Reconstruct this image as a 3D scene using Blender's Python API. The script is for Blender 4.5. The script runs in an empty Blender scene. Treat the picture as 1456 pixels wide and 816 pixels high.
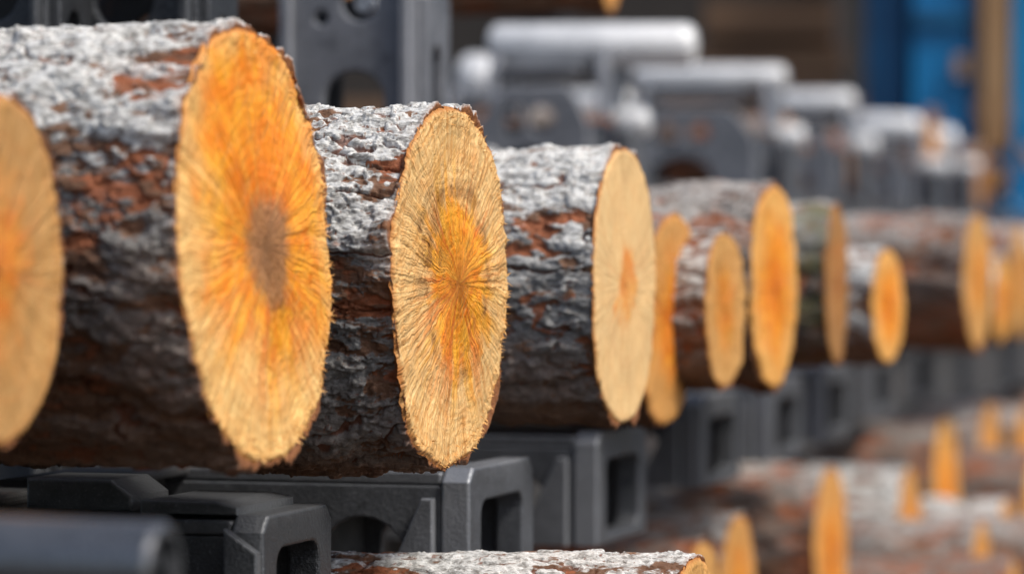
import bpy, math, random
import numpy as np
from mathutils import Vector, Matrix
random.seed(4)
sc=bpy.context.scene
COL=sc.collection
# ------------------------------------------------------------------ camera
FPX=4853.0; CAMZ=1.3
PITCH=math.atan(51/FPX)
cam_d=bpy.data.cameras.new("camera"); cam=bpy.data.objects.new("camera",cam_d); COL.objects.link(cam)
cam_d.lens=120; cam_d.sensor_width=36; cam_d.clip_end=500; cam_d.clip_start=0.05
cam.location=(0,0,CAMZ); cam.rotation_euler=(math.pi/2-PITCH,0,0)
cam_d.dof.use_dof=True; cam_d.dof.focus_distance=3.08; cam_d.dof.aperture_fstop=3.6
sc.camera=cam
fw=Vector((0,math.cos(PITCH),-math.sin(PITCH))); up=Vector((0,math.sin(PITCH),math.cos(PITCH)))
def P(px,py,d):
    return Vector((0,0,CAMZ))+fw*d+Vector((1,0,0))*((px-728)/FPX*d)-up*((py-408)/FPX*d)
YAW=math.radians(17)
# ------------------------------------------------------------------ numpy noise
def h3(ix,iy,iz,seed):
    n=(ix.astype(np.int64)*374761393+iy.astype(np.int64)*668265263+iz.astype(np.int64)*1440670441+seed*1274126177)&0xffffffff
    n=((n^(n>>13))*1274126177)&0xffffffff
    n=((n^(n>>15))*668265263)&0xffffffff
    n=n^(n>>16)
    return n/4294967295.0
def vn(x,y,z,seed=0):
    xi=np.floor(x);yi=np.floor(y);zi=np.floor(z)
    fx=x-xi;fy=y-yi;fz=z-zi
    fx=fx*fx*fx*(fx*(fx*6-15)+10);fy=fy*fy*fy*(fy*(fy*6-15)+10);fz=fz*fz*fz*(fz*(fz*6-15)+10)
    r=0
    for a in (0,1):
        for b in (0,1):
            for c in (0,1):
                w=(fx if a else 1-fx)*(fy if b else 1-fy)*(fz if c else 1-fz)
                r=r+w*h3(xi+a,yi+b,zi+c,seed)
    return r
def fbm(x,y,z,seed=0,o=4,g=.5):
    r=0;a=.5;t=0
    for i in range(o):
        r=r+a*vn(x,y,z,seed+i*7);t+=a;a*=g;x=x*2.03;y=y*2.03;z=z*2.03
    return r/t
def sst(a,b,x):
    t=np.clip((x-a)/(b-a),0,1);return t*t*(3-2*t)
# ------------------------------------------------------------------ node helper
class NT:
    def __init__(s,name):
        s.m=bpy.data.materials.new(name);s.m.use_nodes=True;s.t=s.m.node_tree;s.b=s.t.nodes["Principled BSDF"]
    def n(s,typ,**kw):
        nd=s.t.nodes.new(typ)
        for k,v in kw.items(): setattr(nd,k,v)
        return nd
    def put(s,sock,v):
        if isinstance(v,bpy.types.NodeSocket): s.t.links.new(v,sock)
        else: sock.default_value=v
    def math(s,op,a,b=0.0,c=None,clamp=False):
        nd=s.n('ShaderNodeMath',operation=op);nd.use_clamp=clamp
        s.put(nd.inputs[0],a);s.put(nd.inputs[1],b)
        if c is not None:s.put(nd.inputs[2],c)
        return nd.outputs[0]
    def vmath(s,op,a,b=None):
        nd=s.n('ShaderNodeVectorMath',operation=op);s.put(nd.inputs[0],a)
        if b is not None:
            if op=='SCALE': s.put(nd.inputs['Scale'],b)
            else: s.put(nd.inputs[1],b)
        return nd.outputs['Value'] if op in('LENGTH','DOT_PRODUCT') else nd.outputs[0]
    def comb(s,x,y,z):
        nd=s.n('ShaderNodeCombineXYZ')
        for i,v in enumerate((x,y,z)): s.put(nd.inputs[i],v)
        return nd.outputs[0]
    def sep(s,v):
        nd=s.n('ShaderNodeSeparateXYZ');s.put(nd.inputs[0],v);return nd.outputs
    def ss(s,v,a,b,lo=0.0,hi=1.0):
        nd=s.n('ShaderNodeMapRange',interpolation_type='SMOOTHSTEP')
        if a>b: a,b,lo,hi=b,a,hi,lo
        s.put(nd.inputs[0],v);nd.inputs[1].default_value=a;nd.inputs[2].default_value=b;nd.inputs[3].default_value=lo;nd.inputs[4].default_value=hi
        return nd.outputs[0]
    def mix(s,f,a,b,mode='MIX'):
        nd=s.n('ShaderNodeMix',data_type='RGBA',blend_type=mode)
        s.put(nd.inputs[0],f)
        for i,v in ((6,a),(7,b)):
            if isinstance(v,tuple): v=(*v[:3],1.0)
            s.put(nd.inputs[i],v)
        return nd.outputs[2]
    def noise(s,vec,scale,detail=3,rough=.55,dist=0.0):
        nd=s.n('ShaderNodeTexNoise');s.put(nd.inputs['Vector'],vec);nd.inputs['Scale'].default_value=scale
        nd.inputs['Detail'].default_value=detail;nd.inputs['Roughness'].default_value=rough;nd.inputs['Distortion'].default_value=dist
        return nd.outputs[0]
    def attr(s,name,out='Fac'):
        nd=s.n('ShaderNodeAttribute',attribute_name=name);return nd.outputs[out]
    def bump(s,h,strength,dist,normal=None):
        nd=s.n('ShaderNodeBump');s.put(nd.inputs['Height'],h);nd.inputs['Strength'].default_value=strength;nd.inputs['Distance'].default_value=dist
        if normal is not None:s.put(nd.inputs['Normal'],normal)
        return nd.outputs[0]
    def objco(s,rnd=True):
        tc=s.n('ShaderNodeTexCoord').outputs['Object']
        if not rnd:return tc
        oi=s.n('ShaderNodeObjectInfo').outputs['Random']
        return s.vmath('ADD',tc,s.comb(s.math('MULTIPLY',oi,13.0),s.math('MULTIPLY',oi,7.0),s.math('MULTIPLY',oi,29.0)))
# ------------------------------------------------------------------ materials
def bark_mat(name,white=1.0,red=0.5,green=0.0,grey=(.24,.235,.225),wlo=.0,glo=0.0):
    t=NT(name);co=t.objco()
    sx=t.n('ShaderNodeMapping');t.put(sx.inputs[0],co);sx.inputs['Scale'].default_value=(.5,1,1);v=sx.outputs[0]
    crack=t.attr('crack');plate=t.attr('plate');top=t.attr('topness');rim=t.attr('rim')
    nl=t.noise(v,8,3,.6);nm=t.noise(v,46,4,.66);nf=t.noise(v,170,4,.68)
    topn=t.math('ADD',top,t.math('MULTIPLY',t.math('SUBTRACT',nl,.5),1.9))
    brown=t.mix(plate,(.085,.038,.020),(.27,.145,.085))
    g=t.mix(t.ss(nf,.30,.70),tuple(c*.42 for c in grey),tuple(c*1.15 for c in grey))
    g=t.mix(t.math('MULTIPLY',t.ss(nl,.52,.68),.6),g,(.17,.125,.085))
    pale=t.mix(t.ss(nf,.34,.60),(.25,.24,.225),(.72,.72,.70))
    sel=t.math('ADD',nm,t.math('MULTIPLY',t.math('SUBTRACT',plate,.5),.42))
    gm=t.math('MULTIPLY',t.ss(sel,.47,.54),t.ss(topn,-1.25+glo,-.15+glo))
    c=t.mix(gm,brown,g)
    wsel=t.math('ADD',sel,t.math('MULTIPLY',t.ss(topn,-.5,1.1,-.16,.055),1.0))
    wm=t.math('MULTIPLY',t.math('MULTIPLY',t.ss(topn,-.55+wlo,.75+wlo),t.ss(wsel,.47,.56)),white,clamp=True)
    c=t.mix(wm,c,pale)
    rm=t.ss(t.math('ADD',t.noise(v,17,4,.66),t.math('MULTIPLY',t.math('SUBTRACT',.5,plate),.40)),.61-.12*red,.67-.12*red)
    c=t.mix(t.math('MULTIPLY',rm,t.math('SUBTRACT',.90,t.math('MULTIPLY',wm,.7))),c,t.mix(nf,(.13,.033,.012),(.46,.155,.065)))
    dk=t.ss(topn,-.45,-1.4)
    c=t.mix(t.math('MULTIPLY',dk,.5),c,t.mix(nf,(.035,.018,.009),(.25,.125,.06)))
    if green>0:
        c=t.mix(t.math('MULTIPLY',t.ss(t.noise(v,20,3,.6),.46,.62),green),c,(.15,.16,.08))
    c=t.mix(t.math('MULTIPLY',t.ss(crack,.60,.15),.85),c,t.mix(nm,(.04,.014,.007),(.27,.08,.03)))
    c=t.mix(t.math('MULTIPLY',t.ss(nf,.60,.72),.35),c,(.05,.028,.02))
    c=t.mix(t.ss(rim,.3,.9),c,t.mix(nf,(.10,.033,.012),(.38,.15,.05)))
    t.put(t.b.inputs['Base Color'],c);t.b.inputs['Roughness'].default_value=.70
    t.b.inputs['Specular IOR Level'].default_value=.4
    h=t.math('ADD',t.math('MULTIPLY',nf,.8),t.math('MULTIPLY',nm,.8))
    t.put(t.b.inputs['Normal'],t.bump(h,.95,.004))
    return t.m
def face_mat(name,heart=.45,sap=(.74,.47,.19),org=(.88,.30,.012),hstr=1.0,pith=0.0,po=(0,0),ho=None,streak=.5,blotch=.3,soft=.14,rbump=.6,core=.5,ringk=.14,bo=None,star=.45,fib=.5,saw=.3):
    t=NT(name);fc=t.attr('fc','Vector')
    oi=t.n('ShaderNodeObjectInfo').outputs['Random'];off=t.math('MULTIPLY',oi,17.0)
    rraw=t.vmath('LENGTH',fc)
    w1=t.noise(t.vmath('ADD',fc,t.comb(off,0.0,3.0)),3.0,3,.55);w2=t.noise(t.vmath('ADD',fc,t.comb(0.0,off,9.0)),3.0,3,.55)
    fcw=t.vmath('ADD',fc,t.comb(t.math('MULTIPLY',t.math('SUBTRACT',w1,.5),.14),t.math('MULTIPLY',t.math('SUBTRACT',w2,.5),.14),0.0))
    c=t.vmath('SUBTRACT',fcw,(po[0],po[1],0));r=t.math('ADD',t.vmath('LENGTH',c),.0001)
    rh=t.vmath('LENGTH',t.vmath('SUBTRACT',fcw,(ho[0],ho[1],0))) if ho else r
    xs=t.sep(c);ux=t.math('DIVIDE',xs[0],r);uy=t.math('DIVIDE',xs[1],r)
    def rad(k,kr,detail=3,rough=.6):
        return t.noise(t.comb(t.math('MULTIPLY',ux,k),t.math('MULTIPLY',uy,k),t.math('ADD',t.math('MULTIPLY',r,kr),off)),1.0,detail,rough)
    n2=rad(5,.7,4);n3=rad(32,2.0,3,.62);n4=rad(80,4.0,1,.5)
    lo=t.noise(t.vmath('ADD',c,t.comb(off,off,0.0)),2.0,3,.6);mid=t.noise(t.vmath('ADD',c,t.comb(off,0.0,off)),6,5,.64)
    fine=t.noise(t.vmath('ADD',c,t.comb(off,0.0,off)),60,3,.65)
    fmask=t.ss(mid,.38,.60,.25,1.0)
    rr=t.math('ADD',rh,t.math('ADD',t.math('MULTIPLY',t.math('SUBTRACT',n2,.5),star),t.math('ADD',t.math('MULTIPLY',t.math('SUBTRACT',lo,.5),.7),t.math('MULTIPLY',t.math('SUBTRACT',mid,.5),.3))))
    hm=t.math('MULTIPLY',t.ss(rr,heart+soft,heart-soft),hstr)
    s1=t.mix(t.ss(lo,.3,.7),tuple(x*.84 for x in sap),tuple(min(.94,x*1.10) for x in sap))
    s1=t.mix(t.math('MULTIPLY',t.math('MULTIPLY',t.ss(n3,.42,.62),fib),fmask),s1,tuple(min(.93,x*1.16+.05) for x in sap))
    s1=t.mix(t.math('MULTIPLY',t.ss(n4,.58,.42),fib*.5),s1,(sap[0]*.76,sap[1]*.60,sap[2]*.40))
    o1=t.mix(t.ss(mid,.35,.65),(org[0]*.90,org[1]*.72,org[2]*.8),(min(.96,org[0]*1.05),org[1]*1.3,org[2]*2.2))
    o1=t.mix(t.math('MULTIPLY',t.ss(t.math('ADD',rh,t.math('MULTIPLY',t.math('SUBTRACT',n2,.5),.5)),heart*.75,heart*.1),core),o1,(org[0]*.90,org[1]*.62,org[2]*.5))
    col=t.mix(hm,s1,o1)
    col=t.mix(t.math('MULTIPLY',t.math('MULTIPLY',t.ss(n2,.55,.62),t.ss(r,.95,.3)),streak),col,(org[0]*.72,org[1]*.46,org[2]*.6))
    col=t.mix(t.math('MULTIPLY',t.math('MULTIPLY',t.ss(n2,.47,.40),t.ss(r,.95,.4)),streak*.6),col,(min(.95,org[0]*1.06),org[1]*1.5,org[2]*6))
    col=t.mix(t.math('MULTIPLY',t.math('MULTIPLY',t.ss(n3,.43,.34),streak*.75),fmask),col,(.44,.17,.035))
    ring=t.math('SINE',t.math('ADD',t.math('MULTIPLY',r,120.0),t.math('MULTIPLY',lo,14.0)))
    col=t.mix(t.math('MULTIPLY',t.ss(ring,.2,1.0),ringk),col,(org[0]*.75,org[1]*.8,org[2]*2))
    ring2=t.math('SINE',t.math('ADD',t.math('MULTIPLY',r,30.0),t.math('MULTIPLY',lo,9.0)))
    col=t.mix(t.math('MULTIPLY',t.ss(ring2,.5,1.0),ringk),col,(org[0]*.8,org[1]*.8,org[2]*2))
    fx=t.sep(fc);sw=t.noise(t.comb(t.math('ADD',t.math('MULTIPLY',fx[0],2.0),t.math('MULTIPLY',fx[1],2.5)),t.math('SUBTRACT',t.math('MULTIPLY',fx[1],40.0),t.math('MULTIPLY',fx[0],30.0)),off),1.0,2,.6)
    swm=t.math('MULTIPLY',t.ss(sw,.52,.60),t.math('MULTIPLY',t.ss(lo,.42,.56),saw))
    col=t.mix(swm,col,(sap[0]*.70,sap[1]*.50,sap[2]*.30))
    if blotch>0:
        bc=t.vmath('SUBTRACT',fc,(bo[0],bo[1],0)) if bo else c
        reg=t.ss(t.vmath('LENGTH',bc),.42,.1) if bo else t.ss(t.math('ABSOLUTE',t.math('SUBTRACT',r,heart+.08)),.28,.05)
        bm=t.math('MULTIPLY',t.math('MULTIPLY',t.ss(t.math('ADD',mid,t.math('MULTIPLY',t.math('SUBTRACT',n3,.5),.6)),.45,.62),reg),blotch)
        ring_m=t.math('MULTIPLY',t.ss(t.math('ABSOLUTE',t.math('SUBTRACT',r,heart+.02)),.08,.01),t.ss(lo,.38,.54))
        bm=t.math('MAXIMUM',bm,t.math('MULTIPLY',t.math('MULTIPLY',ring_m,t.ss(mid,.40,.56)),blotch*.75))
        col=t.mix(bm,col,(.28,.115,.026))
    if pith>0:
        pm=t.ss(t.math('ADD',r,t.math('ADD',t.math('MULTIPLY',t.math('SUBTRACT',n2,.5),.14),t.math('MULTIPLY',t.math('SUBTRACT',mid,.5),.16))),pith+.09,pith-.06)
        col=t.mix(t.math('MULTIPLY',pm,.88),col,t.mix(t.ss(fine,.3,.7),(.25,.11,.04),(.48,.25,.11)))
    rm=t.ss(t.math('ADD',rraw,t.math('MULTIPLY',t.math('SUBTRACT',mid,.5),.06)),.965,1.0)
    col=t.mix(t.math('MULTIPLY',rm,.85),col,(.42,.14,.027))
    t.put(t.b.inputs['Base Color'],col);t.b.inputs['Roughness'].default_value=.55
    t.b.inputs['Specular IOR Level'].default_value=.3
    h=t.math('ADD',t.math('MULTIPLY',n3,.9),t.math('ADD',t.math('MULTIPLY',n4,.5),t.math('MULTIPLY',ring,.05)))
    h=t.math('ADD',h,t.math('ADD',t.math('MULTIPLY',mid,1.1),t.math('ADD',t.math('MULTIPLY',fine,.35),t.math('MULTIPLY',sw,.6*saw))))
    t.put(t.b.inputs['Normal'],t.bump(h,rbump,.0030))
    return t.m
def steel_mat(name,col=(.13,.14,.15),metal=.35,rough=.5,speck=.5,rust=0.0,bstr=.5):
    t=NT(name);co=t.objco()
    n=t.noise(co,14,4,.6);nf=t.noise(co,330,3,.7);nm=t.noise(co,60,4,.65)
    c=t.mix(n,tuple(x*.6 for x in col),tuple(min(1,x*1.4) for x in col))
    c=t.mix(t.math('MULTIPLY',t.ss(nf,.55,.72),speck),c,tuple(min(.8,x*2.2+.03) for x in col))
    c=t.mix(t.math('MULTIPLY',t.ss(nm,.52,.66),.5),c,tuple(x*.35 for x in col))
    if rust>0: c=t.mix(t.math('MULTIPLY',t.ss(t.noise(co,22,4,.65),.52,.68),rust),c,(.16,.065,.03))
    ge=t.n('ShaderNodeNewGeometry').outputs['Pointiness']
    c=t.mix(t.math('MULTIPLY',t.ss(t.math('ADD',ge,t.math('MULTIPLY',t.math('SUBTRACT',nm,.5),.06)),.53,.60),.6),c,tuple(min(.8,x*2.5+.08) for x in col))
    t.put(t.b.inputs['Base Color'],c);t.b.inputs['Metallic'].default_value=metal
    t.put(t.b.inputs['Roughness'],t.ss(n,.2,.8,rough-.1,rough+.15))
    t.put(t.b.inputs['Normal'],t.bump(t.math('ADD',nf,t.math('MULTIPLY',nm,.9)),bstr,.002))
    return t.m
def plain_mat(name,a,b,scale=6,rough=.7,stretch=(1,1,1)):
    t=NT(name);co=t.objco();mp=t.n('ShaderNodeMapping');t.put(mp.inputs[0],co);mp.inputs['Scale'].default_value=stretch
    n=t.noise(mp.outputs[0],scale,5,.65)
    t.put(t.b.inputs['Base Color'],t.mix(t.ss(n,.3,.7),a,b));t.b.inputs['Roughness'].default_value=rough
    t.put(t.b.inputs['Normal'],t.bump(n,.5,.01));return t.m
M_steel=steel_mat("weathered_steel",(.11,.116,.128),.45,.38)
M_steel2=steel_mat("dark_cast_steel",(.040,.043,.048),.4,.34,.8,bstr=.7)
M_frame=steel_mat("grey_painted_steel",(.155,.163,.182),.25,.45,.25)
M_frame2=steel_mat("dull_frame_steel",(.06,.064,.072),.3,.5,.25,.3)
M_galv=steel_mat("galvanised_roller",(.84,.86,.88),.2,.33,.1,bstr=.3)
M_pipe=steel_mat("dull_steel_pipe",(.085,.09,.098),.7,.28,.1,bstr=.2)
M_beam=steel_mat("beam_steel",(.025,.025,.026),.3,.6,.3,.35)
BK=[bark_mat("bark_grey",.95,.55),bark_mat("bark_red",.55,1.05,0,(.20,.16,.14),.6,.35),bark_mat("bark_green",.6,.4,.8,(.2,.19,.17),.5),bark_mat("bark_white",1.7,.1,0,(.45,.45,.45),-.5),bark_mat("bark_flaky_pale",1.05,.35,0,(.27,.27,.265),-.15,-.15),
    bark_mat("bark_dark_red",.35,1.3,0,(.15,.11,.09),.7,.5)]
M_spl=plain_mat("torn_wood_fibre",(.62,.30,.07),(.85,.52,.20),60,.6)
# ------------------------------------------------------------------ mesh util
def mk(name,co,faces,mats=(),parent=None,smooth=True,attrs=None,midx=None):
    me=bpy.data.meshes.new(name);me.from_pydata(co if isinstance(co,list) else co.tolist(),[],faces);
    if smooth: me.polygons.foreach_set('use_smooth',[True]*len(me.polygons))
    for m in mats: me.materials.append(m)
    if midx is not None: me.polygons.foreach_set('material_index',midx)
    if attrs:
        for k,(ty,v) in attrs.items():
            a=me.attributes.new(k,ty,'POINT')
            a.data.foreach_set('vector' if ty=='FLOAT_VECTOR' else 'value',np.asarray(v,dtype=np.float32).ravel())
    me.update()
    o=bpy.data.objects.new(name,me);COL.objects.link(o)
    if parent:o.parent=parent
    return o
def empty(name,loc,rotz=0,label=None,cat=None,group=None,rot=None):
    e=bpy.data.objects.new(name,None);COL.objects.link(e);e.empty_display_size=.05;e.location=loc
    e.rotation_euler=rot if rot else (0,0,rotz)
    tag(e,label,cat,group);return e
def tag(e,label=None,cat=None,group=None,kind=None):
    if label:e["label"]=label
    if cat:e["category"]=cat
    if group:e["group"]=group
    if kind:e["kind"]=kind
def grid_faces(nr,nu,base=0):
    i=np.arange(nr-1)[:,None];j=np.arange(nu)[None,:];j2=(j+1)%nu
    a=base+i*nu+j;b=base+i*nu+j2;c=base+(i+1)*nu+j2;d=base+(i+1)*nu+j
    return np.stack([a,b,c,d],-1).reshape(-1,4).tolist()
def make_log(loc,D,L,seed,fmat,bmat,nu=160,nv=60,nr=20,yaw=YAW,fyaw=None,fpitch=0.0,taper=.03,lump=1.0,label="",frough=1.0,pitch=0.0,scale_bark=1.0,group="logs lying on the conveyor",name="log",shape=None,spl=0):
    R=D/2;e=empty(name,loc,0,label,"log",group,rot=(0,pitch,-yaw))
    th=np.linspace(0,2*np.pi,nu,endpoint=False)
    s=-L+L*np.linspace(0,1,nv)**.85
    T,S=np.meshgrid(th,s)
    def shp(T,S):
        k=1+.05*lump*(fbm(np.cos(T)*1.3+3,np.sin(T)*1.3,S*2+seed,seed,3)-.5)*2
        k=k-.014*np.cos(4*T)
        if shape is not None:k=k*shape(T,S)
        return k
    base=R*shp(T,S)*(1-taper*(-S/L))
    x=base*np.cos(T);y=base*np.sin(T);z=S
    k=scale_bark
    wx=(fbm(x*35,y*35,z*24,seed+20,3)-.5)*.024;wy=(fbm(x*35,y*35,z*24,seed+40,3)-.5)*.024;wz=(fbm(x*35,y*35,z*20,seed+60,3)-.5)*.045
    X=(x+wx)/k;Y=(y+wy)/k;Z=(z+wz)/k
    def terr(n,lv,e=.22,sl=.2):
        q=n*lv;f=np.floor(q);fr=q-f
        return (f+sst(0,e,fr)+fr*sl)/lv, fr, f
    n1=fbm(X*25,Y*25,Z*11,seed+1,5,.52);t1,fr1,l1=terr(n1,11,.12,.04)
    n2=fbm(X*70,Y*70,Z*26,seed+2,4,.5);t2,fr2,l2=terr(n2,7,.18,.05)
    rid=1-np.abs(2*fbm(X*20,Y*20,Z*5,seed+3,4)-1);deep=sst(.955,.995,rid)
    low=fbm(x*11,y*11,z*7,seed+90,3)
    fb=fbm(x*150,y*150,z*55,seed+80,3)
    amp=min(1.15,R/.15)
    hgt=(-.006+.028*(t1-.47)+.014*(t2-.47)-.005*deep+.0014*(fb-.5)*2+.006*(low-.5))*amp
    crk=np.minimum(1-deep,np.minimum(.12+.88*sst(.0,.13,fr1),.35+.65*sst(0,.2,fr2)))
    lev=h3(l1+50,l2+9,l1*0,seed)
    pl=np.clip(.45*lev+.55*np.clip(.5+(t1-.47)*2.6+(t2-.47)*1.2,0,1),0,1)
    r=base+hgt
    endw=(S+L)/L
    fy=(fyaw if fyaw is not None else yaw)-yaw
    def shear(yy,zz,w): return (-math.tan(fpitch)*zz+math.tan(fy)*yy)*w
    yy=r*np.cos(T);zz=r*np.sin(T)
    rag=(fbm(np.cos(th)*5,np.sin(th)*5,np.full(nu,seed*1.),seed+5,6,.6)-.5)*.009*amp
    xx=S+shear(yy,zz,endw)+np.where(S>-.03,(1+S/.03),0)*rag[None,:]
    co=[np.stack([xx,yy,zz],-1).reshape(-1,3)]
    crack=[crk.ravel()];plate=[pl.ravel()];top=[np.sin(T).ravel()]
    rim=[(np.where(S>-.004,1.0,0)*.5).ravel()]
    rb=base[-1]
    for f,sx in ((.985,.001),(.95,-.004),(.90,-.006)):
        rr=rb*f if f<.97 else (r[-1]*.5+rb*.975*.5)
        a=rr*np.cos(th);b=rr*np.sin(th)
        co.append(np.stack([shear(a,b,1)+sx+rag*.6,a,b],-1));crack.append(np.ones(nu));plate.append(np.full(nu,.5));top.append(np.sin(th));rim.append(np.ones(nu))
    nrings=nv+3
    faces=grid_faces(nrings,nu)
    C=np.concatenate(co);nvt=len(C)
    C=np.concatenate([C,[[-L,0,0]]])
    faces=[f[::-1] for f in faces]
    faces+=[[j,nvt,(j+1)%nu][::-1] for j in range(nu)]
    cat1=lambda l,v:np.concatenate(l+[np.array([v])])
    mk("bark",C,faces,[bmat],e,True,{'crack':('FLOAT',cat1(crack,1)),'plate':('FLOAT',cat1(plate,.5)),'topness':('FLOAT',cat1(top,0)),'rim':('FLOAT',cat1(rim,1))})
    rho=np.linspace(0,1,nr+1)[1:]
    TT,RR=np.meshgrid(th,rho)
    rw=(rb*.975)*(1+.010*(fbm(np.cos(th)*6,np.sin(th)*6,th*0+seed,seed+3,6,.62)-.5)*2)
    q=RR*rw[None,:];a=q*np.cos(TT);b=q*np.sin(TT)
    dsp=(fbm(np.cos(TT)*24,np.sin(TT)*24,RR*2,seed+4,3)-.5)*.0026*frough*np.minimum(1,RR*2)+(fbm(a*45,b*45,a*0,seed+6,3)-.5)*.0028*frough
    dsp+=(fbm(a*9,b*9,a*0,seed+16,2)-.5)*.007*frough
    dsp+=frough*.004*sst(.84,.97,RR)*(fbm(a*70,b*70,a*0,seed+44,4,.6)-.45)
    dsp=dsp-.003*sst(.97,1.0,RR)
    FX=shear(a,b,1)+dsp+.002+rag[None,:]*.5*sst(.8,1,RR)
    co=np.concatenate([[[0.003,0,0]],np.stack([FX,a,b],-1).reshape(-1,3)])
    fcv=np.concatenate([[[0,0,0]],np.stack([RR*np.cos(TT),RR*np.sin(TT),RR*0],-1).reshape(-1,3)])
    faces=[f for f in grid_faces(nr,nu,1)]
    faces+=[[0,1+j,1+(j+1)%nu] for j in range(nu)]
    midx=[0]*len(faces)
    if spl:
        rg=random.Random(seed);V=[];nb=len(co)
        for i in range(spl):
            t0=rg.gauss(-.2,1.0) if rg.random()<.65 else rg.uniform(0,6.283)
            j=int((t0%(2*math.pi))/(2*math.pi)*nu)%nu
            ri=int(nr*rg.choice([.90,.94,.97,.985]))-1
            vi=1+ri*nu+j
            p=Vector((FX[ri,j],a[ri,j],b[ri,j]))
            rad=Vector((0,math.cos(t0),math.sin(t0)));tan=Vector((0,-math.sin(t0),math.cos(t0)))
            d1=(rad*rg.uniform(-.1,.7)+tan*rg.uniform(-.7,.5)+Vector((rg.uniform(.1,.9),0,0))).normalized()
            ln=rg.uniform(.002,.007);wd=rg.uniform(.0004,.0011);curl=Vector((rg.uniform(-.6,.4),rg.uniform(-.5,.5),rg.uniform(-.7,.2)))
            side=d1.cross(Vector((rg.uniform(-1,1),rg.uniform(-1,1),rg.uniform(-1,1)))).normalized()
            b0=nb+len(V);pp=p-Vector((.0005,0,0))
            for q3 in range(5):
                wq=wd*(1-q3/4.3)
                V+=[tuple(pp-side*wq),tuple(pp+side*wq)]
                pp=pp+d1*(ln/4);d1=(d1+curl*.3).normalized()
            faces.append([vi,b0,b0+1]);midx.append(1)
            for q3 in range(4): faces.append([b0+2*q3,b0+2*q3+1,b0+2*q3+3,b0+2*q3+2]);midx.append(1)
        co=np.concatenate([co,np.array(V)]);fcv=np.concatenate([fcv,np.zeros((len(V),3))])
    mk("cut_face",co,faces,[fmat,M_spl] if spl else [fmat],e,True,{'fc':('FLOAT_VECTOR',fcv)},midx)
    return e
# ------------------------------------------------------------------ plates
def rrect(x0,z0,x1,z1,r=.01,n=4):
    pts=[]
    for cx,cz,a0 in ((x1-r,z1-r,0),(x0+r,z1-r,90),(x0+r,z0+r,180),(x1-r,z0+r,270)):
        for i in range(n+1):
            a=math.radians(a0+90*i/n);pts.append((cx+r*math.cos(a),cz+r*math.sin(a)))
    return pts
def circ(cx,cz,r,n=20,sx=1):return [(cx+sx*r*math.cos(2*math.pi*i/n),cz+r*math.sin(2*math.pi*i/n)) for i in range(n)]
def arch(x0,z0,x1,z1,n=10):
    r=(x1-x0)/2;pts=[(x0,z0),(x1,z0)]
    h=min(r,(z1-z0)*.6)
    for i in range(n+1):
        a=math.pi*i/n;pts.append(((x0+x1)/2+r*math.cos(a),z1-h+h*math.sin(a)))
    return pts
def plate(name,loops,th,mat,parent,plane='XZ',off=(0,0,0),bev=.003):
    cu=bpy.data.curves.new(name,'CURVE');cu.dimensions='2D';cu.fill_mode='BOTH';cu.extrude=max(.0005,th/2-bev);cu.bevel_depth=bev;cu.bevel_resolution=1;cu.offset=-bev
    for lp in loops:
        sp=cu.splines.new('POLY');sp.points.add(len(lp)-1)
        for i,p in enumerate(lp): sp.points[i].co=(p[0],p[1],0,1)
        sp.use_cyclic_u=True
    tmp=bpy.data.objects.new("tmp",cu);COL.objects.link(tmp)
    dg=bpy.context.evaluated_depsgraph_get();me=bpy.data.meshes.new_from_object(tmp.evaluated_get(dg))
    bpy.data.objects.remove(tmp);bpy.data.curves.remove(cu)
    if plane=='XZ':M=Matrix(((1,0,0,0),(0,0,-1,0),(0,1,0,0),(0,0,0,1)))
    elif plane=='YZ':M=Matrix(((0,0,1,0),(1,0,0,0),(0,1,0,0),(0,0,0,1)))
    else:M=Matrix.Identity(4)
    me.transform(Matrix.Translation(off)@M);me.name=name
    me.materials.clear();me.materials.append(mat)
    for p in me.polygons:p.use_smooth=False
    o=bpy.data.objects.new(name,me);COL.objects.link(o);o.parent=parent;return o
def cyl(name,p0,p1,r,mat,parent=None,n=40,lip=.12,squash=1.0):
    p0=Vector(p0);p1=Vector(p1);ax=(p1-p0);L=ax.length;q=ax.to_track_quat('Z','Y').to_matrix()
    prof=[(0,r*.0),(0,r*(1-lip*1.5)),(0.0,r*(1-lip)),(r*lip,r),(L-r*lip,r),(L,r*(1-lip)),(L,r*.72),(L-r*.25,r*.66),(L-r*.25,r*.3),(L+r*.15,r*.28),(L+r*.15,0.0001)]
    if lip>.3: prof=[(0,0),(0,r*.6),(r*.12,r*.85),(r*.4,r),(L-r*.4,r),(L-r*.12,r*.85),(L,r*.6),(L,0.0001)]
    co=[];
    for s,rr in prof:
        for j in range(n):
            a=2*math.pi*j/n;v=q@Vector((rr*math.cos(a),rr*math.sin(a),s));v.z*=squash;co.append(tuple(p0+v))
    o=mk(name,co,grid_faces(len(prof),n),[mat],parent,True)
    o.data.set_sharp_from_angle(angle=math.radians(35));return o
def box(name,x0,x1,y0,y1,z0,z1,mat,parent=None,b=.004):
    bx=min(b,(x1-x0)/3,(z1-z0)/3)
    return plate(name,[rrect(x0,z0,x1,z1,bx,2)],(y1-y0),mat,parent,'XZ',(0,(y0+y1)/2,0),min(b*.6,(y1-y0)/4))
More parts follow.
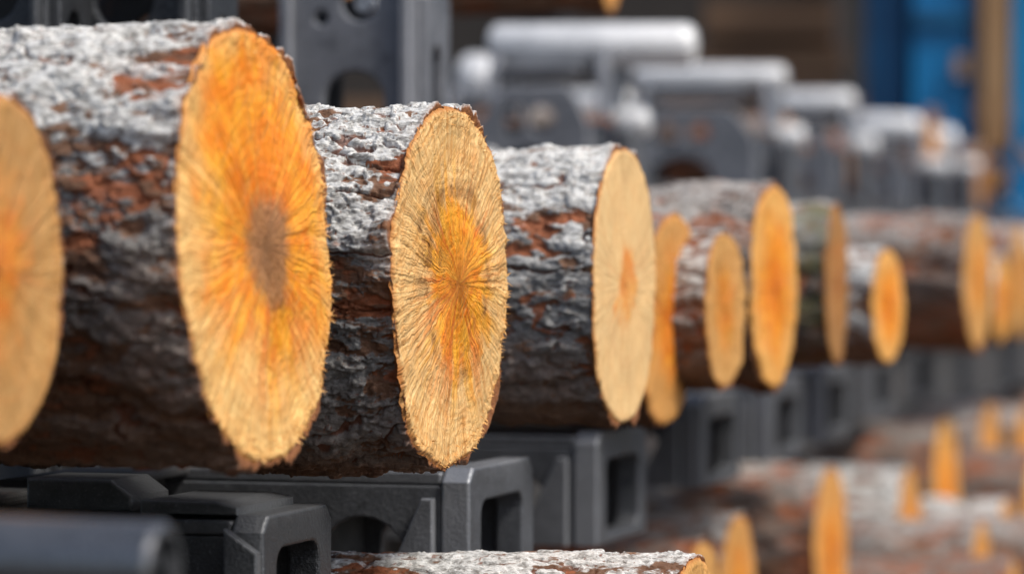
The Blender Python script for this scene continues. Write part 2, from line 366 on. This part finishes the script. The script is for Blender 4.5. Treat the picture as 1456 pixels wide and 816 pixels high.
# ------------------------------------------------------------------ logs on the main conveyor
F0=face_mat("cut_dark",.42,(.55,.31,.11),(.78,.26,.02),1,0,(-.05,0),streak=.4,blotch=.2,soft=.25)
F1=face_mat("cut_orange",.80,(.88,.54,.20),(.95,.32,.010),1,.25,(.13,-.03),ho=(.10,.20),streak=.7,blotch=.0,soft=.28,rbump=.85,core=1.0,ringk=.12,star=.65,saw=.6)
F2=face_mat("cut_fibrous",.50,(.84,.53,.22),(.95,.33,.010),1,0,(.08,.02),streak=.9,blotch=.9,soft=.13,rbump=1.0,core=.6,bo=(-.42,.18),star=.85,fib=.8,saw=.6)
F3=face_mat("cut_pale",.28,(.84,.56,.26),(.88,.36,.05),.9,0,(-.0,.0),streak=.15,blotch=0,soft=.09,rbump=.4,ringk=.08,saw=.2)
F4=face_mat("cut_tan",.50,(.64,.35,.11),(.80,.29,.02),.9,0,(0,0),streak=.4,blotch=.15,soft=.25)
F5=face_mat("cut_brown",.5,(.40,.20,.06),(.52,.20,.03),.8,0,(0,0),streak=.35,blotch=.3)
F6=face_mat("cut_bright_orange",.62,(.82,.44,.12),(.93,.29,.008),1,0,(0,0),streak=.5,blotch=.0,soft=.3,core=.8)
F7=face_mat("cut_muted_orange",.55,(.66,.34,.10),(.82,.27,.012),1,0,(0,0),streak=.5,blotch=.15,soft=.3,core=.8)
def place(px,py,H,D):
    d=FPX*D/H;return P(px,py,d)
def bmp(T,c,w,a): return a*np.exp(-((np.mod(T-math.radians(c)+math.pi,2*math.pi)-math.pi)/w)**2)
def shape1(T,S):
    return 1+bmp(T,300,.5,.015)+bmp(T,245,.4,.012)
def shape2(T,S):
    return 1+bmp(T,232,.28,.05)+bmp(T,262,.2,.03)+bmp(T,200,.3,-.05)+bmp(T,305,.5,.015)
make_log(place(-12,384,520,.257),.257,.45,11,F0,BK[0],200,80,30,label="shorter bark-covered log with darker tan cut end beside a thick log")
make_log(place(366,347,636,.357),.357,.60,1,F1,BK[0],760,420,140,fyaw=math.radians(16),fpitch=math.atan(.060),taper=.06,label="thick log with rough bark, orange cut end and brown pith",frough=1.1,lump=.3,scale_bark=1.2,shape=shape1,spl=520)
make_log(place(641,404,524,.334),.334,.55,2,F2,BK[4],800,420,150,fyaw=math.radians(18),taper=.01,label="pale flaky log with fibrous cut end and orange heart",frough=1.1,lump=.4,scale_bark=1.0,shape=shape2,spl=320)
make_log(place(887,407,405,.302),.302,.42,3,F3,BK[4],480,260,60,fyaw=math.radians(15),label="log with grey and white bark and pale smooth cut end",frough=.4,lump=.4,scale_bark=1.2)
make_log(place(952,455,314,.268),.268,.40,4,F7,BK[1],260,120,30,fyaw=math.radians(17.5),fpitch=-.05,label="log with dull orange cut end touching a paler log",lump=.5)
make_log(place(1030,440,230,.20),.20,.40,5,F4,BK[0],220,100,30,fyaw=math.radians(18.5),label="thin log with tan cut end between two thicker logs",lump=.5)
make_log(place(1100,408,296,.272),.272,.40,6,F6,BK[1],260,120,30,fyaw=math.radians(17.5),label="reddish barked log with bright orange cut end",lump=.5)
make_log(place(1190,405,235,.235),.235,.40,7,F5,BK[2],200,90,24,fyaw=math.radians(13),label="greenish barked log with dull brown cut end")
make_log(place(1262,436,168,.18),.18,.30,8,F6,BK[3],180,80,24,yaw=math.radians(22),label="thin log with whitish bark and orange cut end")
make_log(place(1390,400,195,.245),.245,.62,9,F4,BK[1],180,80,24,yaw=math.radians(20),label="brown barked log with tan cut end")
make_log(place(1424,425,130,.18),.18,.42,10,F6,BK[0],120,60,20,label="thin log with orange cut end")
make_log(place(1450,400,170,.26),.26,.42,12,F4,BK[1],120,60,20,label="brown log with tan cut end")
for i,(px,py,H,D,f) in enumerate([(1482,395,150,.25,F6),(1500,420,110,.2,F4),(1525,390,140,.28,F6)]):
    make_log(place(px,py,H,D),D,.42,30+i,f,BK[i%3],100,50,16,label="log with orange cut end on the conveyor")
# ------------------------------------------------------------------ lower deck of logs
deck=[(1000,4.55,.24,5,F4,-.385,.75),(1048,5.05,.28,1,F7,-.385,.85),(1182,6.0,.32,1,F7,-.375,1.05),(1294,6.8,.32,3,F7,-.420,.42),(1345,7.5,.40,5,F6,-.355,.95),(1408,8.2,.36,1,F7,-.360,.62),
(1255,8.85,.30,5,F4,-.345,.95),(1345,9.7,.34,1,F7,-.325,1.2),(1408,10.6,.34,1,F4,-.32,1.0),(1450,11.4,.34,5,F7,-.33,1.0),(1480,12.3,.36,1,F4,-.33,1.3),(1400,13.2,.36,5,F7,-.33,1.3),(1440,14.5,.36,1,F7,-.33,1.2)]
LB={0:"grey barked log",1:"reddish brown log with orange cut end",2:"mossy brown log",3:"white barked log with orange cut end",5:"dark red-brown log with orange cut end"}
for i,(px,d,D,b,f,tz,L) in enumerate(deck):
    x=(px-728)/FPX*d;make_log((x,d,CAMZ+tz-D/2),D,L,50+i,f,BK[b],220 if i<3 else 110,110 if i<3 else 50,18,yaw=math.radians(17.5)+random.uniform(-.04,.04),label=LB[b]+" on the lower deck",group="logs lying on the lower deck")
deck3=[(1440,6.2,.30,5,F7,-.56),(1500,7.0,.28,1,F4,-.54),(1432,7.15,.24,3,F7,-.52),(1478,8.0,.38,5,F6,-.46),(1350,6.9,.26,1,F7,-.78),(1458,9.2,.34,1,F7,-.42),(1250,6.1,.24,5,F4,-.74),(1482,10.4,.34,5,F7,-.41),(1150,5.5,.24,1,F4,-.72),(1090,5.10,.24,5,F4,-.68),(1425,6.7,.24,1,F7,-.88),(1500,7.9,.28,5,F7,-.84),(960,4.7,.22,1,F4,-.66),(1440,8.85,.24,5,F7,-.77),(1385,7.9,.26,1,F7,-.76),(1395,6.35,.22,1,F7,-.50),(1200,5.0,.22,5,F7,-.74),(1325,5.6,.26,5,F7,-.63)]
for i,(px,d,D,b,f,tz) in enumerate(deck3):
    x=(px-728)/FPX*d;make_log((x,d,CAMZ+tz-D/2),D,.5 if i==15 else .8,80+i,f,BK[b],110,50,16,yaw=math.radians(17)+random.uniform(-.05,.06),label=LB[b]+" in the low pile",group="logs in the low pile")
make_log((.165,3.10,CAMZ-.275-.095),.19,.36,61,F4,BK[0],360,200,24,label="flaky barked log stacked below the brackets",group="logs lying on the lower deck",lump=.4)
make_log((.150,3.11,CAMZ-.277-.19-.105),.20,.5,62,F4,BK[1],120,60,16,label="reddish log under a stacked flaky log",group="logs lying on the lower deck",lump=.4)
# ------------------------------------------------------------------ brackets under logs
def bracket(pxr,d,htop,W=.24,Lb=.34,H=.135,mat=M_steel,lug=False,wall=.03,label="grey steel saddle bracket with open arched end under the logs"):
    x=(pxr-728)/FPX*d
    e=empty("saddle_bracket",(x,d,CAMZ-htop-H),-YAW,label,"bracket","steel saddle brackets along the conveyor")
    ch=.014
    out=[(0.0,0),(W,0),(W,H-ch),(W-ch,H),(ch,H),(0,H-ch)]
    plate("end_plate",[out,rrect(wall*1.3,.012,W-wall*1.3,H-wall*1.15,.016)],.03,mat,e,'YZ',(-.015,0,0),.003)
    plate("top_plate",[rrect(-Lb,.006,-.031,W-.006,.004)],.012,mat,e,'XY',(0,0,H-.011),.002)
    lp=[rrect(-Lb,0,-.031,H-.018,.003)]
    for i in range(2):
        x0=-Lb*.86+i*Lb*.42;lp.append(arch(x0,.012,x0+Lb*.26,H-.05))
    plate("side_plate",lp,.014,mat,e,'XZ',(0,.012,0),.002)
    plate("side_plate",lp,.014,mat,e,'XZ',(0,W-.012,0),.002)
    plate("rib",[[(0.02,0.005),(W-.02,.005),(W-.02,H-.03),(.02,H-.03)]],.01,M_beam,e,'YZ',(-Lb*.5,0,0),.001)
    if lug:
        plate("lug",[[(-.235,H-.001),(-.135,H-.001),(-.135,H+.012),(-.155,H+.026),(-.235,H+.026)]],W*.5,mat,e,'XZ',(0,W*.45,0),.003)
        plate("lug",[[(-.12,H-.001),(-.03,H-.001),(-.03,H+.006),(-.05,H+.010),(-.12,H+.010)]],W*.8,mat,e,'XZ',(0,W*.5,0),.002)
        plate("gusset",[[(-.031,.02),(-.001,.02),(-.001,H-.03),(-.031,H-.01)]],.012,mat,e,'XZ',(0,-.008,0),.002)
    else:
        plate("gusset",[[(-.10,0),(-.036,0),(-.036,H-.03),(-.048,H-.03)]],.012,mat,e,'XZ',(0,-.003,0),.002)
    return e
bracket(374,2.88,.224,W=.17,Lb=.26,H=.12,mat=M_steel2,lug=True,wall=.026,label="dark cast steel bracket with stepped lug below thick log")
bracket(668,3.36,.214,W=.22,Lb=.37,H=.145)
bracket(850,4.06,.216,W=.23)
bracket(1000,5.02,.213,W=.24)
bracket(1098,5.65,.213,W=.24)
bracket(1172,6.3,.213,W=.24)
bracket(1240,7.1,.213,W=.24)
bracket(1300,8.0,.213,W=.24,mat=M_frame2)
bracket(1350,9.0,.213,W=.24,mat=M_frame2)
bracket(1392,10.0,.213,W=.24,mat=M_frame2)
bracket(1430,11.0,.213,W=.24,mat=M_frame2)
def rowbeam(name,x_at3,y0,y1,w,z0,z1,label,cat,slope=.3057):
    e=empty(name,(x_at3+(y0-3)*slope,y0,z0),-math.atan(slope),label,cat)
    Lr=(y1-y0)/math.cos(math.atan(slope))
    box("web",-w*.2,w*.2,0,Lr,.012,z1-z0-.012,M_beam,e)
    box("flange",-w/2,w/2,0,Lr,z1-z0-.011,z1-z0,M_beam,e)
    box("flange",-w/2,w/2,0,Lr,0,.011,M_beam,e)
    y=.5
    while y<Lr:
        box("leg",-w*.35,w*.35,y,y+.06,-z0,-.002,M_beam,e);y+=2.0
    return e
rowbeam("conveyor_beam",-.50,2.2,12,.09,CAMZ-.392,CAMZ-.215,"dark steel conveyor beam running beneath the logs","beam",.28)
rowbeam("conveyor_beam",-.30,2.2,12,.06,CAMZ-.76,CAMZ-.71,"dark steel beam carrying the lower deck logs","beam",.25)
rowbeam("conveyor_beam",0.12,4.2,14,.06,CAMZ-1.05,CAMZ-1.0,"dark steel beam below the low log pile","beam",.25)
e=empty("steel_roller",P(236,808,2.02),-YAW,"smooth dark steel roller end below the logs","roller")
cyl("roller_tube",(-.5,0,.006),(0,0,0),.028,M_pipe,e,64,lip=.12)
box("bearing_block",-.56,-.5,-.03,.03,-.3,.03,M_steel,e)
# ------------------------------------------------------------------ upper machine frames
fr=random.Random(9)
def frame(pxr,d,W,T,topz,over=.1,rl=None,kind=0,mat=M_frame,label="grey steel machine frame with cut-outs and bright roller on top",zb=-.75,rr=.042,sq=1.0):
    x=(pxr-728)/FPX*d
    e=empty("machine_frame",(x,d,CAMZ+zb),-YAW*.8,label,"machine frame","steel machine frames behind the logs")
    H=topz-zb
    if kind==1:
        lp=[rrect(-W,0,0,H,.012)]
        lp.append(arch(-W*.68,H-.195-.06,-W*.24,H-.195))
        lp.append(circ(-W*.42,H-.105,.024));lp.append(circ(-W*.70,H-.125,.009,12))
        lp.append(circ(-W*.42,H-.035,.014))
    elif kind==2:
        lp=[rrect(-W,0,0,H,.012),circ(-W*.55,H-.142,.034),circ(-W*.55,H-.05,.02),arch(-W*.8,H-.3,-W*.3,H-.2)]
    else:
        # shouldered casting outline
        lp=[[(-W,0),(0,0),(0,H-.10),(-W*.10,H-.05),(-W*.18,H-.02),(-W*.72,H-.02),(-W*.84,H-.06),(-W,H-.14)]]
        lp.append(arch(-W*.74,H-.245,-W*.30,H-.14))
        lp.append(circ(-W*.40,H-.085,.026,14));lp.append(rrect(-W*.70,H-.115,-W*.56,H-.06,.01))
        lp.append(rrect(-W*.8,H-.5,-W*.2,H-.3,.02))
    plate("front_plate",lp,.016,mat,e,'XZ',(0,.008,0),.004)
    plate("side_plate",[rrect(.02,0,T,H-.09,.012),rrect(T*.35,H-.34,T*.7,H-.16,.02)],.014,mat,e,'YZ',(.002,0,0))
    plate("back_plate",[rrect(-W,0,-.01,H-.09,.012),rrect(-W*.75,H-.4,-W*.25,H-.15,.03)],.014,M_beam,e,'XZ',(0,T-.008,0))
    plate("top_plate",[rrect(-W*.8,0.0,-W*.1,T,.006)],.014,mat,e,'XY',(0,0,H+.008))
    if kind>=1:
        cyl("hub",(-W*.42,.05,H-.105),(-W*.42,.02,H-.105),.012,M_galv,e,24)
        box("rib",-W*.98,-W*.9,-.02,-.001,.1,H-.02,mat,e)
        box("rib",-W*.10,-W*.03,-.02,-.001,.1,H-.02,mat,e)
    else:
        pts=[(0,H-.08),(T,H-.08)]+[(T/2+T/2*math.cos(a),H+.0+.05*math.sin(a)) for a in [math.pi*i/12 for i in range(13)]]
        plate("yoke",[pts],.02,mat,e,'YZ',(.024,0,0),.004)
        plate("yoke",[pts],.02,mat,e,'YZ',(-W*.8,0,0),.004)
        hb=fr.uniform(.04,.11);sh=fr.uniform(.03,.09)
        box("side_block",.04,.05+sh,T*.1,T*.9,H-.28,H-hb,M_frame2,e,.015)
        cyl("side_cap",(.03,T*.5,H-hb+.012),(.07+sh,T*.5,H-hb+.012),.03,M_galv,e,24,lip=.35)
        cyl("knuckle",(-W*.3,-.03,H-.15-hb),(-W*.3,-.002,H-.15-hb),.028,M_frame2,e,24)
        cyl("knuckle",(-W*.82,-.035,H-.16),(-W*.82,-.002,H-.16),.018,M_galv,e,16)
        cyl("knuckle",(.04,T*.5,H-.32),(.04+over*.8+.03,T*.5,H-.33),.035,M_galv,e,24,lip=.35)
        plate("brace",[[(-W*.95,H-.62),(-W*.85,H-.62),(-W*.1,H-.30),(-W*.1,H-.25),(-W*.2,H-.25)]],.012,M_frame2,e,'XZ',(0,-.009,0),.002)
    if rl is None: rl=W*.9+over
    tilt=fr.uniform(-.006,.008)
    cyl("roller",(over-rl,T*.45,H+.058+tilt),(over,T*.45,H+.055-tilt),rr,M_galv,e,40,lip=.35,squash=sq)
    return e
frame(592,4.45,.185,.14,.43,kind=1)
frame(280,3.75,.155,.12,.42,kind=2,mat=M_steel2)
frame(66,3.65,.12,.12,.42,kind=2,mat=M_steel2)
frame(838,6.45,.235,.17,.335,over=.19)
frame(1075,8.4,.36,.2,.375,over=.06,sq=.75)
frame(1190,9.9,.25,.2,.38,over=.04,sq=.8)
frame(1292,11.3,.25,.2,.36,over=.03)
frame(1345,13.0,.26,.2,.36,over=.03,mat=M_frame2,rr=.055)
frame(1385,15.0,.26,.2,.32,over=.03)
frame(1420,17.0,.3,.2,.30,over=.03)
frame(690,7.4,.09,.2,.32,over=.015,rr=.055)
frame(980,9.2,.18,.2,.25,over=.02,mat=M_frame2)
frame(1130,11.5,.2,.2,.29,over=.03,mat=M_frame2)
frame(1240,13,.2,.2,.26,over=.03,mat=M_frame2)
frame(1320,14.2,.2,.2,.22,over=.05,rr=.06)
frame(880,10.5,.2,.2,.40,over=.02,mat=M_frame2)
e=empty("conveyor_beam",(-.62,3.7,CAMZ+.1),-math.atan(.26),"dark steel beam behind the machine frames","beam")
box("beam_body",0,.06,0,12,-.06,.04,M_beam,e)
for yy in (.4,4,8): box("leg",.005,.055,yy,yy+.06,-CAMZ-.1,-.062,M_beam,e)
make_log(P(868,-44,5.6),.15,.4,120,F7,BK[5],100,50,14,yaw=math.radians(14),label="brown log with orange cut end above the machine frames",group="logs on the upper rack")
make_log(P(1326,222,12.0),.28,.3,121,F4,BK[5],100,50,14,label="brown log held between machine frames",group="logs on the upper rack")
make_log(P(475,-18,4.9),.14,.75,122,F5,BK[5],140,70,14,label="reddish log behind the dark machine frames",group="logs on the upper rack")
make_log(P(250,24,4.2),.14,.5,123,F5,BK[5],140,70,14,label="reddish log seen between two machine frames",group="logs on the upper rack")
for i,(px,py,d,D) in enumerate([(905,195,7.2,.13),(1120,215,9.0,.2),(1215,232,10.6,.2),(1395,255,14,.3)]):
    make_log(P(px,py,d),D,.35,124+i,F5,BK[5],100,50,14,label="reddish brown log held between machine frames",group="logs on the upper rack")
# ------------------------------------------------------------------ setting
gm=plain_mat("yard_dirt",(.02,.014,.010),(.06,.04,.026),3,.95)
n=60;xs=np.linspace(-150,150,n);ys=np.linspace(-60,240,n);GX,GY=np.meshgrid(xs,ys)
GZ=(fbm(GX*.2,GY*.2,GX*0,3,3)-.5)*.05
fa=[[i*n+j,i*n+j+1,(i+1)*n+j+1,(i+1)*n+j] for i in range(n-1) for j in range(n-1)]
g=mk("ground",np.stack([GX,GY,GZ],-1).reshape(-1,3),fa,[gm]);tag(g,"bare sawdust-strewn yard ground","ground",kind="structure")
M_wall=plain_mat("shed_wall",(.012,.010,.010),(.03,.025,.022),1.5,.8,(1,1,.2))
M_blue=plain_mat("blue_paint",(.0,.14,.36),(.005,.24,.54),1.2,.4)
M_blue2=plain_mat("dark_blue_paint",(.0,.055,.15),(.0,.11,.26),1.2,.5)
M_brown=plain_mat("old_timber",(.10,.055,.03),(.24,.14,.08),3,.8,(.2,1,1))
M_tan=plain_mat("tan_paint",(.26,.14,.06),(.38,.24,.12),2,.7)
e=empty("sawmill_shed",(0,24,0),0,"dark sawmill shed wall with posts and roof edge","building")
box("wall",-14,12,0,.3,0,6,M_wall,e,.02)
for i in range(14):
    box("post",-13+i*1.9,-12.8+i*1.9,-.25,-.01,0,5.8,M_beam,e,.01)
for z in (1.0,2.2,3.4): box("rail",-14,12,-.12,-.005,z,z+.14,M_brown,e,.01)
box("roof_edge",-14.5,12.5,-1.2,.5,6.01,6.3,M_beam,e,.02)
e=empty("blue_machine_tower",(1.50,14.5,0),-.15,"blue painted sawmill machine tower with tan column","machine")
box("side_panel",0,.17,0,1,0,3.4,M_blue2,e,.01)
box("front_panel",.20,.45,-.12,1,0,3.4,M_blue,e,.01)
box("column",.49,.60,-.2,.1,CAMZ+.42,3.4,M_tan,e,.01)
box("column_base",.475,.60,-.18,.1,0,CAMZ+.40,M_blue2,e,.01)
box("front_panel",.62,1.8,-.05,1,0,3.4,M_blue,e,.01)
for z in (CAMZ+.05,CAMZ+.32,CAMZ+.95): box("rib",.20,.45,-.16,-.121,z,z+.07,M_blue2,e,.006)
for xx,z in ((.26,CAMZ+.5),(.38,CAMZ+.72),(.66,CAMZ+.35),(.12,CAMZ+.25)): box("rusty_clamp",xx,xx+.05,-.24,-.165,z,z+.09,M_tan,e,.01)
cyl("hub",(.54,-.18,CAMZ+.30),(.54,-.26,CAMZ+.30),.06,M_tan,e,24)
e=empty("lumber_stack",(1.0,16,0),-.1,"stack of brown sawn beams on bearers","lumber")
for i,z in enumerate((.2,.55,.9,1.25,1.6,1.95,2.12,2.3,2.6)):
    box("beam",-.15+.05*(i%3),.55-.04*(i%2),0,.8,z,z+.13+.04*(i%2),M_brown,e,.01)
for xx in (.0,.4): box("bearer",xx,xx+.1,.05,.7,.0,.199,M_beam,e,.01)
# ------------------------------------------------------------------ light
w=bpy.data.worlds.new("World");sc.world=w;w.use_nodes=True;nt=w.node_tree
sky=nt.nodes.new('ShaderNodeTexSky');sky.sky_type='NISHITA';sky.sun_disc=False
SE=math.radians(52);SA=math.radians(126)
sky.sun_elevation=SE;sky.sun_rotation=SA;sky.air_density=1.0;sky.dust_density=3.0
nt.links.new(sky.outputs[0],nt.nodes['Background'].inputs[0]);nt.nodes['Background'].inputs[1].default_value=.14
sd=bpy.data.lights.new("sun",'SUN');sd.energy=3.3;sd.angle=math.radians(14);sd.color=(1,.95,.87)
so=bpy.data.objects.new("sun",sd);COL.objects.link(so)
dirv=Vector((math.sin(SA)*math.cos(SE),math.cos(SA)*math.cos(SE),math.sin(SE)))
so.rotation_euler=dirv.to_track_quat('Z','Y').to_euler();so.location=(3,-2,6)
sc.view_settings.view_transform='Standard';sc.view_settings.look='None';sc.view_settings.exposure=0
